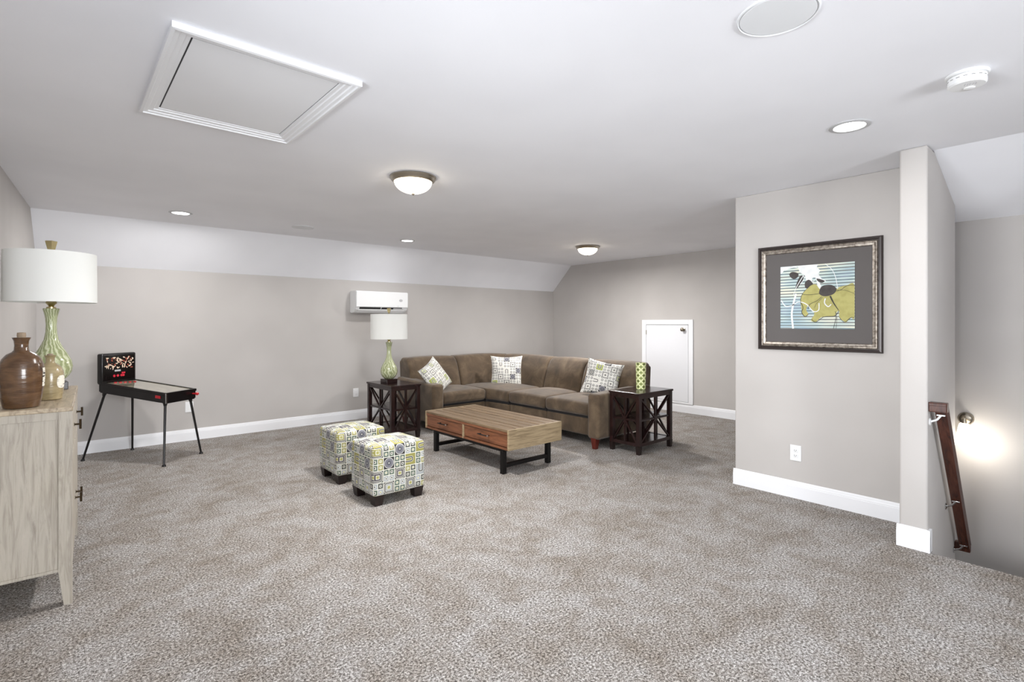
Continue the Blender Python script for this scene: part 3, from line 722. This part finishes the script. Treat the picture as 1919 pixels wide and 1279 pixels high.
# throw pillows
def pillow(label, loc, rot, size=.215, ox=0, oy=0):
    bm = B(); N = 18; lay = bm.loops.layers.uv.verify()
    def P(i, j, sg):
        u = -1+2*i/N; v = -1+2*j/N
        k = max(0, (1-u*u)*(1-v*v))**.42
        x = u*(1-.10*(1-v*v)*abs(u)); z = v*(1-.10*(1-u*u)*abs(v)); return Vector((x*size, sg*k*.075, z*size))
    G = {}
    for sg in (-1, 1):
        for i in range(N+1):
            for j in range(N+1):
                e = i in (0, N) or j in (0, N)
                key = (i, j, 0 if e else sg)
                if key not in G: G[key] = bm.verts.new(P(i, j, 0 if e else sg))
        for i in range(N):
            for j in range(N):
                ks = [(i, j), (i+1, j), (i+1, j+1), (i, j+1)]
                f = bm.faces.new([G[(a, b, 0 if (a in (0, N) or b in (0, N)) else sg)] for a, b in ks])
                for lp, (a, b) in zip(f.loops, ks): lp[lay].uv = ((-1+2*a/N)*size+ox, (-1+2*b/N)*size+oy)
    o = obj('throw_pillow', bm, 'pillow_fabric', None, loc, None, True, 80)
    o.rotation_mode = 'XYZ'; o.rotation_euler = rot
    tag(o, label, 'pillow', 'patterned throw pillows on the sofa'); return o
def yaw_to(dx, dy): return atan2(dy, dx)+PI/2      # local -Y faces (dx,dy)
pillow('patterned throw pillow leaning on the left sofa arm', (3.70, 5.75, .668), (radians(-30), radians(-22), yaw_to(.50, -.87)), .22, .03, .05)
pillow('patterned throw pillow upright in the sofa corner', (4.89, 5.72, .665), (radians(-13), 0, yaw_to(-.66, -.75)), .232, .31, .13)
pillow('patterned throw pillow tilted by the right sofa arm', (4.93, 3.99, .70), (radians(-20), radians(11), yaw_to(-.85, -.50)), .222, .55, .37)

# ------------------------------------------------------------------ side tables
def side_table(name, label, loc, rz):
    """local footprint: x 0..W, y 0..D"""
    Wd, Dp, Hh = .62, .385, .64; t = thing(name, label, 'side table', loc, rz, 'dark wood side tables with starburst sides')
    bm = B(); box(bm, -.008, Wd+.008, -.008, Dp+.008, Hh-.022, Hh, .004, 2); obj('top', bm, 'espresso', t)
    for x, y in ((0, 0), (Wd-.045, 0), (0, Dp-.045), (Wd-.045, Dp-.045)):
        bm = B(); box(bm, x, x+.045, y, y+.045, .085, Hh-.022, .003); obj('post', bm, 'espresso', t)
        bm = B(); box(bm, x-.002, x+.047, y-.002, y+.047, 0, .085)
        cx_, cy_ = x+.0225, y+.0225
        for v in bm.verts:
            if v.co.z < .01: v.co.x = cx_+(v.co.x-cx_)*.78; v.co.y = cy_+(v.co.y-cy_)*.78
        obj('foot', bm, 'espresso_foot', t)
    bm = B(); box(bm, .02, Wd-.02, .02, Dp-.02, .095, .115); obj('shelf', bm, 'espresso', t)
    bm = B(); box(bm, .02, Wd-.02, .02, Dp-.02, .345, .362); obj('shelf', bm, 'espresso', t)
    zt, zb = Hh-.022, .085
    for (a, b) in (((.045, .018), (Wd-.045, .018)), ((.045, Dp-.018), (Wd-.045, Dp-.018)), ((.018, .045), (.018, Dp-.045)), ((Wd-.018, .045), (Wd-.018, Dp-.045))):
        nrm = (0, 1, 0) if a[1] == b[1] else (1, 0, 0)
        bm = B(); bar(bm, (*a, zt-.02), (*b, zt-.02), .026, .04); obj('rail', bm, 'espresso', t)
        bm = B(); bar(bm, (*a, zb+.017), (*b, zb+.017), .030, .035); obj('rail', bm, 'espresso', t)
        A0 = Vector((*a, zb+.035)); A1 = Vector((*a, zt-.04)); B0 = Vector((*b, zb+.035)); B1 = Vector((*b, zt-.04)); mb0 = (A0+B0)/2; mb1 = (A1+B1)/2
        bm = B(); bar(bm, A0, B1, .016, .018, nrm); obj('slat', bm, 'espresso', t)
        bm = B(); bar(bm, B0, A1, .014, .018, nrm); obj('slat', bm, 'espresso', t)
        bm = B(); bar(bm, mb0, mb1, .018, .020, nrm); obj('slat', bm, 'espresso', t)
        c_ = (mb0+mb1)/2; bm = B(); bar(bm, (A0+A1)/2, (B0+B1)/2, .012, .016); obj('slat', bm, 'espresso', t)
    return t
side_table('side_table', 'dark wooden side table at the right end of the sofa', (4.51, 3.165, 0), 0)
side_table('side_table', 'dark wooden side table under the small green lamp', (3.275, 5.425, 0), PI/2)

# ------------------------------------------------------------------ table lamps
def lamp(loc, label):
    t = thing('table_lamp', label, 'table lamp', loc, radians(4), 'green glass lamps with white drum shades')
    bm = B(); box(bm, -.074, .074, -.074, .074, 0, .048, .003); obj('base', bm, 'espresso', t)
    bm = B(); prof = [(.040, .048), (.055, .052), (.080, .075), (.097, .105), (.103, .140), (.098, .175), (.080, .215), (.055, .260), (.036, .305), (.028, .350), (.026, .400), (.029, .440), (.036, .475), (.041, .495), (.038, .498)]
    lathe(bm, prof, 40); obj('glass_body', bm, 'swirl_glass', t, smooth=True, ang=50)
    bm = B(); lathe(bm, [(.024, .498), (.024, .506), (.012, .510), (.018, .520), (.027, .530), (.024, .545), (.010, .550), (.010, .60)], 24); obj('collar', bm, 'brass', t, smooth=True)
    bm = B(); lathe(bm, [(.222, .535), (.220, .838), (.2175, .838), (.2195, .535)], 64, False); obj('lamp_shade', bm, 'linen_shade', t, smooth=True)
    bm = B()
    for k in range(3):
        a = k*2*PI/3; tube(bm, (.008*cos(a), .008*sin(a), .826), (.2185*cos(a), .2185*sin(a), .826), .002, seg=6)
    tube(bm, (0, 0, .60), (0, 0, .845), .004, seg=8); obj('spider', bm, 'brass', t)
    bm = B(); lathe(bm, [(.008, .840), (.008, .856), (.018, .860), (.029, .910), (.027, .913)], 4); obj('finial', bm, 'brass', t)
    return t
lamp((-.035, 4.27, .963), 'large green glass lamp with white drum shade on the dresser')
lamp((3.045, 5.775, .64), 'green glass lamp with white drum shade on side table')

# vase
vh = .292
bm = B(); lathe(bm, [(.045, 0), (.050, .004), (.053, .15), (.056, vh), (.050, vh), (.046, .02), (.01, .018)], 48, True, (5, 16))
tag(obj('vase', bm, 'ceramic_green', None, (4.83, 3.37, .64), None, True, 50), 'tall green ceramic vase with a pale lattice pattern', 'vase')

# ------------------------------------------------------------------ coffee table
ct = thing('coffee_table', 'rustic plank coffee table with two drawers and black metal legs', 'coffee table', (2.99, 3.465, 0))
CW, CL, Z0, Z1 = .675, 1.385, .238, .42     # x, y extents
bm = B(); box(bm, .0, CW, 0, .022, Z0, Z1, .002); obj('end_panel', bm, 'plank_end', ct)
bm = B(); box(bm, .0, CW, CL-.022, CL, Z0, Z1, .002); obj('end_panel', bm, 'plank_end', ct)
bm = B(); box(bm, CW-.02, CW-.001, .022, CL-.022, Z0, Z1-.022); obj('back_panel', bm, 'plank_end', ct)
bm = B(); box(bm, .001, CW-.02, .022, CL-.022, Z0, Z0+.02); obj('bottom_panel', bm, 'drawer_wood', ct)
wds = [.105, .075, .095, .085, .07, .10, .075]; sc = (CW-.015*6)/sum(wds); x = 0
for i, w_ in enumerate(wds):
    w_ *= sc; bm = B(); dz = random.uniform(-.0015, .001)
    box(bm, x, x+w_, .022, CL-.022, Z1-.022, Z1+dz, .003, 2); o = obj('plank', bm, 'plank_wood', ct); x += w_+.015
bm = B(); box(bm, .012, CW-.012, .024, CL-.024, Z1-.040, Z1-.019); obj('underlay', bm, 'espresso_foot', ct)
bm = B(); box(bm, .0, .022, .022, CL-.022, Z1-.045, Z1-.023, .001); obj('front_rail', bm, 'drawer_wood', ct)
bm = B(); box(bm, 0, .022, CL/2-.011, CL/2+.011, Z0+.001, Z1-.045, .001); obj('divider', bm, 'plank_end', ct)
for y0, y1 in ((.027, CL/2-.016), (CL/2+.016, CL-.027)):
    bm = B(); box(bm, .008, .03, y0, y1, Z0+.026, Z1-.049, .002); d = obj('drawer', bm, 'drawer_wood', ct)
    yc = (y0+y1)/2; zc = (Z0+Z1)/2
    bm = B(); tube(bm, (-.022, yc-.075, zc), (-.022, yc+.075, zc), .0055)
    for s in (-1, 1): tube(bm, (.008, yc+s*.062, zc), (-.022, yc+s*.062, zc), .005)
    obj('handle', bm, 'black_metal', d, smooth=True)
    bm = B(); tube(bm, (-.022, yc-.086, zc), (-.022, yc-.070, zc), .0075); obj('handle_tip', bm, 'chrome', d, smooth=True)
for x in (.03, CW-.075):
    for y in (.115, CL-.16):
        bm = B(); box(bm, x, x+.045, y, y+.045, 0, Z0-.035, .004, 2); obj('leg', bm, 'black_metal', ct)
for y in (.115, CL-.16):
    bm = B(); box(bm, .075, CW-.075, y+.005, y+.040, .055, .090, .003); obj('stretcher', bm, 'black_metal', ct)
    bm = B(); box(bm, .03, CW-.03, y, y+.045, Z0-.035, Z0, .003); obj('top_bar', bm, 'black_metal', ct)
for x in (.03, CW-.075):
    bm = B(); box(bm, x, x+.045, .16, CL-.16, Z0-.035, Z0, .003); obj('side_bar', bm, 'black_metal', ct)

# ------------------------------------------------------------------ ottomans
def ottoman(loc, label, wx, wy, oy):
    t = thing('ottoman', label, 'ottoman', loc, 0, 'cube ottomans in geometric fabric')
    z0, z1 = .072, .445
    def fn(c):
        q = Vector((c.x, c.y, (z0+z1)/2+c.z))
        a = max(0, 1-(c.x/(wx/2))**2); b = max(0, 1-(c.y/(wy/2))**2)
        if c.z > 0: q.z += .022*a*b
        f = 1-abs(c.z)/((z1-z0)/2); q.x *= 1+.012*f; q.y *= 1+.012*f
        return q
    bm = B(); rbox(bm, wx/2, wy/2, (z1-z0)/2, .028, fn, (8, 8, 6), 4); boxuv(bm, .05, oy); obj('cushion', bm, 'ottoman_fabric', t, smooth=True, ang=60)
    e = .004
    bm = B()
    for z in (z1-.018, z0+.014):
        pts = [(-wx/2-e+.02, -wy/2-e), (wx/2+e-.02, -wy/2-e), (wx/2+e, -wy/2-e+.02), (wx/2+e, wy/2+e-.02), (wx/2+e-.02, wy/2+e), (-wx/2-e+.02, wy/2+e), (-wx/2-e, wy/2+e-.02), (-wx/2-e, -wy/2-e+.02)]
        for i in range(8): tube(bm, (*pts[i], z), (*pts[(i+1) % 8], z), .0035, seg=6)
    boxuv(bm); bm.free()
    for sx in (-1, 1):
        for sy in (-1, 1):
            cx_, cy_ = sx*(wx/2-.05), sy*(wy/2-.05)
            bm = B(); box(bm, cx_-.042, cx_+.042, cy_-.042, cy_+.042, 0, .078)
            for v in bm.verts:
                if v.co.z < .01: v.co.x = cx_+(v.co.x-cx_)*.72; v.co.y = cy_+(v.co.y-cy_)*.72
            obj('foot', bm, 'espresso_foot', t)
ottoman((1.975, 3.765, 0), 'nearer geometric patterned cube ottoman on the carpet', .44, .40, .01)
ottoman((1.985, 4.455, 0), 'farther geometric patterned cube ottoman beside the dark side table', .44, .41, .01)

# ------------------------------------------------------------------ dresser (parallel to the left wall)
DA = radians(-2.2)          # rotation
dr_ = thing('dresser', 'whitewashed wooden dresser against the left wall', 'dresser', (.050, 3.325, 0), DA)
DW, DL, DH = .445, 1.10, .963     # local: x -DW..0 (front at 0), y 0..DL
bm = B(); box(bm, -DW, .002, -.004, DL+.004, DH-.022, DH, .003, 2); obj('top', bm, 'whitewash_top', dr_)
pw = .052
for x0_, y0_, sx in ((-pw, 0, 1), (-DW, 0, -1), (-pw, DL-pw, 1), (-DW, DL-pw, -1)):
    bm = B(); a, b = (x0_, x0_+pw); zt2 = DH-.022
    pts = [(a+.020, 0), (b, 0), (b, zt2), (a, zt2), (a, .165)] if sx == 1 else [(a, 0), (b-.020, 0), (b, .165), (b, zt2), (a, zt2)]
    prism(bm, pts, 'y', y0_, y0_+pw)
    obj('leg', bm, 'whitewash', dr_)
for y in (.008, DL-.028):
    bm = B(); box(bm, -DW+pw-.004, -pw+.004, y, y+.02, .165, DH-.022); obj('end_panel', bm, 'whitewash', dr_)
bm = B(); box(bm, -DW+pw, -pw, .003, .012, DH-.06, DH-.022, .001); obj('end_rail', bm, 'whitewash', dr_)
bm = B(); box(bm, -DW+pw, -pw, .003, .010, .165, .18, .001); obj('end_rail', bm, 'whitewash', dr_)
bm = B(); box(bm, -DW+.004, -DW+.016, pw, DL-pw, .165, DH-.022); obj('back_panel', bm, 'whitewash', dr_)
bm = B(); box(bm, -DW+.016, -.02, .028, DL-.028, .165, .185); obj('bottom_panel', bm, 'whitewash', dr_)
bm = B(); box(bm, -.03, -.006, pw, DL-pw, DH-.04, DH-.022); box(bm, -.03, -.006, pw, DL-pw, .165, .185); box(bm, -.03, -.006, pw, DL-pw, .715, .735); box(bm, -.03, -.006, DL/2-.012, DL/2+.012, .185, DH-.04); obj('face_frame', bm, 'whitewash', dr_)
def tknob(par, y, z):
    bm = B(); tube(bm, (0, y, z), (.026, y, z), .005, seg=8); tube(bm, (.026, y, z-.026), (.026, y, z+.026), .0055, seg=8); tube(bm, (-.001, y, z), (.002, y, z), .010, seg=12)
    obj('handle', bm, 'bronze_knob', par, smooth=True)
for i, (y0, y1) in enumerate(((pw+.003, DL/2-.015), (DL/2+.015, DL-pw-.003))):
    bm = B(); box(bm, -.022, 0, y0, y1, .738, DH-.043, .002); d = obj('drawer', bm, 'whitewash', dr_); tknob(d, (y0+y1)/2, .83)
    bm = B(); box(bm, -.022, 0, y0, y1, .188, .712, .002); d = obj('door', bm, 'whitewash', dr_); tknob(d, y1-.05 if i == 0 else y0+.05, .39)

# stoneware jugs
t = thing('stoneware_jug', 'tall brown glazed jug with cork on the dresser', 'jug', (-.136, 3.448, .963), radians(0))
s_ = 1.0
prof = [(.058, 0), (.067, .004), (.074, .04), (.081, .09), (.084, .14), (.084, .18), (.080, .21), (.071, .236), (.055, .257), (.036, .268), (.028, .277), (.026, .300), (.028, .322), (.035, .338), (.031, .338), (.022, .320)]
bm = B(); lathe(bm, prof, 48); obj('body', bm, 'brown_glaze', t, smooth=True, ang=50)
bm = B(); lathe(bm, [(.015, .325), (.017, .350), (.016, .362), (.004, .363)], 16); obj('cork', bm, 'cork', t, smooth=True)
def curved_label(par, r, z0, z1, a0, a1, round_=False):
    bm = B(); n = 12; mm = 8; G = []
    for i in range(n+1):
        row = []
        for j in range(mm+1):
            u = -1+2*i/n; v = -1+2*j/mm
            if round_: k = 1-.22*(u*u*v*v); u *= k; v *= k
            a = (a0+a1)/2+(a1-a0)/2*u; z = (z0+z1)/2+(z1-z0)/2*v
            rr = r(z)+.0012; row.append(bm.verts.new((rr*cos(a), rr*sin(a), z)))
        G.append(row)
    for i in range(n):
        for j in range(mm): bm.faces.new((G[i][j], G[i+1][j], G[i+1][j+1], G[i][j+1]))
    obj('paper_label', bm, 'label_paper', par, smooth=True)
def rf(prof):
    def r(z):
        for (r0, z0), (r1, z1) in zip(prof, prof[1:]):
            if z0 <= z <= z1 and z1 > z0: return r0+(r1-r0)*(z-z0)/(z1-z0)
        return prof[-1][0]
    return r
curved_label(t, rf(prof), .10, .19, radians(-25), radians(15))
t = thing('stoneware_jug', 'smaller tan glazed jug with round paper label on the dresser', 'jug', (-.035, 3.705, .963))
prof = [(.043, 0), (.050, .004), (.054, .03), (.057, .08), (.058, .12), (.055, .15), (.047, .172), (.034, .186), (.022, .194), (.019, .202), (.019, .222), (.025, .236), (.021, .236), (.016, .222)]
bm = B(); lathe(bm, prof, 48); obj('body', bm, 'tan_glaze', t, smooth=True, ang=50)
bm = B(); lathe(bm, [(.012, .225), (.013, .243), (.004, .245)], 16); obj('cork', bm, 'cork', t, smooth=True)
curved_label(t, rf(prof), .062, .130, radians(-62), radians(-8), True)

# ------------------------------------------------------------------ toy pinball table
pa = radians(-52.5)
pt = thing('pinball_table', 'black tabletop pinball machine on thin splayed legs', 'pinball table', (.685, 6.41, 0), pa)
# local x: from head end (-) to player end (+); y: across
PL, PW = .40, .185
def zt_(x): return .735-(x/PL)*.045     # top surface height
bm = B()
def slab(bm, x0, x1, y0, y1, d0, d1):
    vs = [bm.verts.new((x, y, zt_(x)+d)) for x in (x0, x1) for y in (y0, y1) for d in (d0, d1)]
    for f in ((0, 1, 3, 2), (4, 6, 7, 5), (0, 4, 5, 1), (2, 3, 7, 6), (1, 5, 7, 3), (0, 2, 6, 4)): bm.faces.new([vs[i] for i in f])
slab(bm, -PL, PL, -PW, PW, -.105, -.012); bmesh.ops.bevel(bm, geom=bm.edges[:], offset=.012, segments=3, affect='EDGES'); obj('cabinet', bm, 'black_plastic', pt, smooth=True)
bm = B(); slab(bm, -PL+.002, PL-.002, -PW-.001, -PW+.016, -.022, 0); slab(bm, -PL+.002, PL-.002, PW-.016, PW+.001, -.022, 0); slab(bm, PL-.018, PL, -PW, PW, -.022, .001); obj('rim', bm, 'black_plastic', pt)
m = Mat('playfield', (120, 116, 100), .05, Coat_Weight=1.0, Coat_Roughness=.03)
g = m.noise(14, 3); m.col(m.ramp(g, [(.3, (92, 88, 78)), (.5, (150, 146, 128)), (.62, (176, 168, 146)), (.72, (110, 70, 60))])); M['playfield'] = m.m
bm = B(); slab(bm, -PL+.06, PL-.018, -PW+.016, PW-.016, -.02, -.006); obj('playfield', bm, 'playfield', pt)
bm = B(); slab(bm, PL-.006, PL+.004, -PW-.003, -PW+.012, -.10, -.004); obj('corner_trim', bm, 'chrome', pt)
bm = B(); slab(bm, PL-.12, PL-.065, -PW-.006, -PW+.002, -.062, -.036); obj('flipper_button', bm, 'red_plastic', pt)
bm = B(); slab(bm, PL-.12, PL-.065, PW-.002, PW+.006, -.062, -.036); obj('flipper_button', bm, 'red_plastic', pt)
bm = B(); zk = zt_(PL)-.045; tube(bm, (PL-.005, PW-.05, zk), (PL+.035, PW-.05, zk), .007); tube(bm, (PL+.03, PW-.05, zk), (PL+.055, PW-.05, zk), .009, .017); tube(bm, (PL+.055, PW-.05, zk), (PL+.068, PW-.05, zk), .017, .010); obj('plunger', bm, 'red_plastic', pt, smooth=True)
# head box
hz0 = zt_(-PL+.03)-.02; hz1 = hz0+.305
bm = B(); box(bm, -PL-.015, -PL+.05, -PW-.004, PW+.004, hz0, hz1, .016, 3); head = obj('backbox', bm, 'black_plastic', pt, smooth=True)
fx = -PL+.0505
m = Mat('score_glass', (14, 10, 11), .12); M['score_glass'] = m.m; m.bump(m.noise(30), .02)
bm = B(); box(bm, fx-.002, fx+.001, -PW+.016, PW-.016, hz0+.03, hz1-.02); obj('backglass', bm, 'score_glass', head)
rnd = random.Random(11)
def blobs(n, y0, y1, z0, z1, smin, smax, name, mat, elong=2.2):
    bm = B()
    for _ in range(n):
        y = rnd.uniform(y0, y1); z = rnd.uniform(z0, z1); a = rnd.uniform(0, PI); s = rnd.uniform(smin, smax); k = rnd.uniform(1, elong); N = 7
        vs = [bm.verts.new((fx+.0016, y+cos(a)*cos(q)*s*k-sin(a)*sin(q)*s, z+sin(a)*cos(q)*s*k+cos(a)*sin(q)*s)) for q in [2*PI*i/N for i in range(N)]]
        vb = [bm.verts.new((fx+.0006, v.co.y, v.co.z)) for v in vs]
        bm.faces.new(vs); 
        for i in range(N): bm.faces.new((vs[i], vb[i], vb[(i+1) % N], vs[(i+1) % N]))
    obj(name, bm, mat, head)
blobs(52, -PW+.04, PW-.03, hz0+.15, hz1-.045, .0035, .007, 'cream_artwork', 'cream_print', 4)
m = Mat('rust_print', (150, 74, 56), .35); M['rust_print'] = m.m; m.bump(m.noise(30), .02)
blobs(20, -PW+.04, PW-.03, hz0+.14, hz1-.04, .004, .009, 'rust_artwork', 'rust_print', 2)
bm = B(); 
def dots(z, ys, r): 
    for y in ys: tube(bm, (fx, y, z), (fx+.004, y, z), r, seg=12)
dots(hz0+.075, (-.06, -.022, .018, .04), .013); dots(hz0+.10, (.03, .05), .010); obj('score_lights', bm, 'red_print', head)
bm = B(); box(bm, fx, fx+.002, -.055, .01, hz0+.118, hz0+.135); obj('score_window', bm, 'grey_trim', head)
for i in range(9):
    pass
bm = B()
for i in range(5): x = -PL+.09+.015*i; y = -.08+.04*i; tube(bm, (x, y, zt_(x)-.006), (x, y, zt_(x)+.002), .013, seg=12)
obj('bumpers', bm, 'red_plastic', pt)
# splayed legs
feet = {(-1, -1): (-.525, -.235), (-1, 1): (-.450, .235), (1, -1): (.435, -.245), (1, 1): (.40, .245)}
for (sx, sy), (bx, by) in feet.items():
    tx, ty = sx*(PL-.045), sy*(PW-.035); bm = B(); z1 = zt_(tx)-.10
    tube(bm, (bx, by, .012), (tx, ty, z1), .0095, .012, 10); tube(bm, (bx, by, 0), (bx, by, .018), .020, .014, 10); tube(bm, (tx+(bx-tx)*.07, ty+(by-ty)*.07, z1-.035), (tx, ty, z1+.005), .013, .024, 10)
    obj('leg', bm, 'black_plastic', pt, smooth=True)
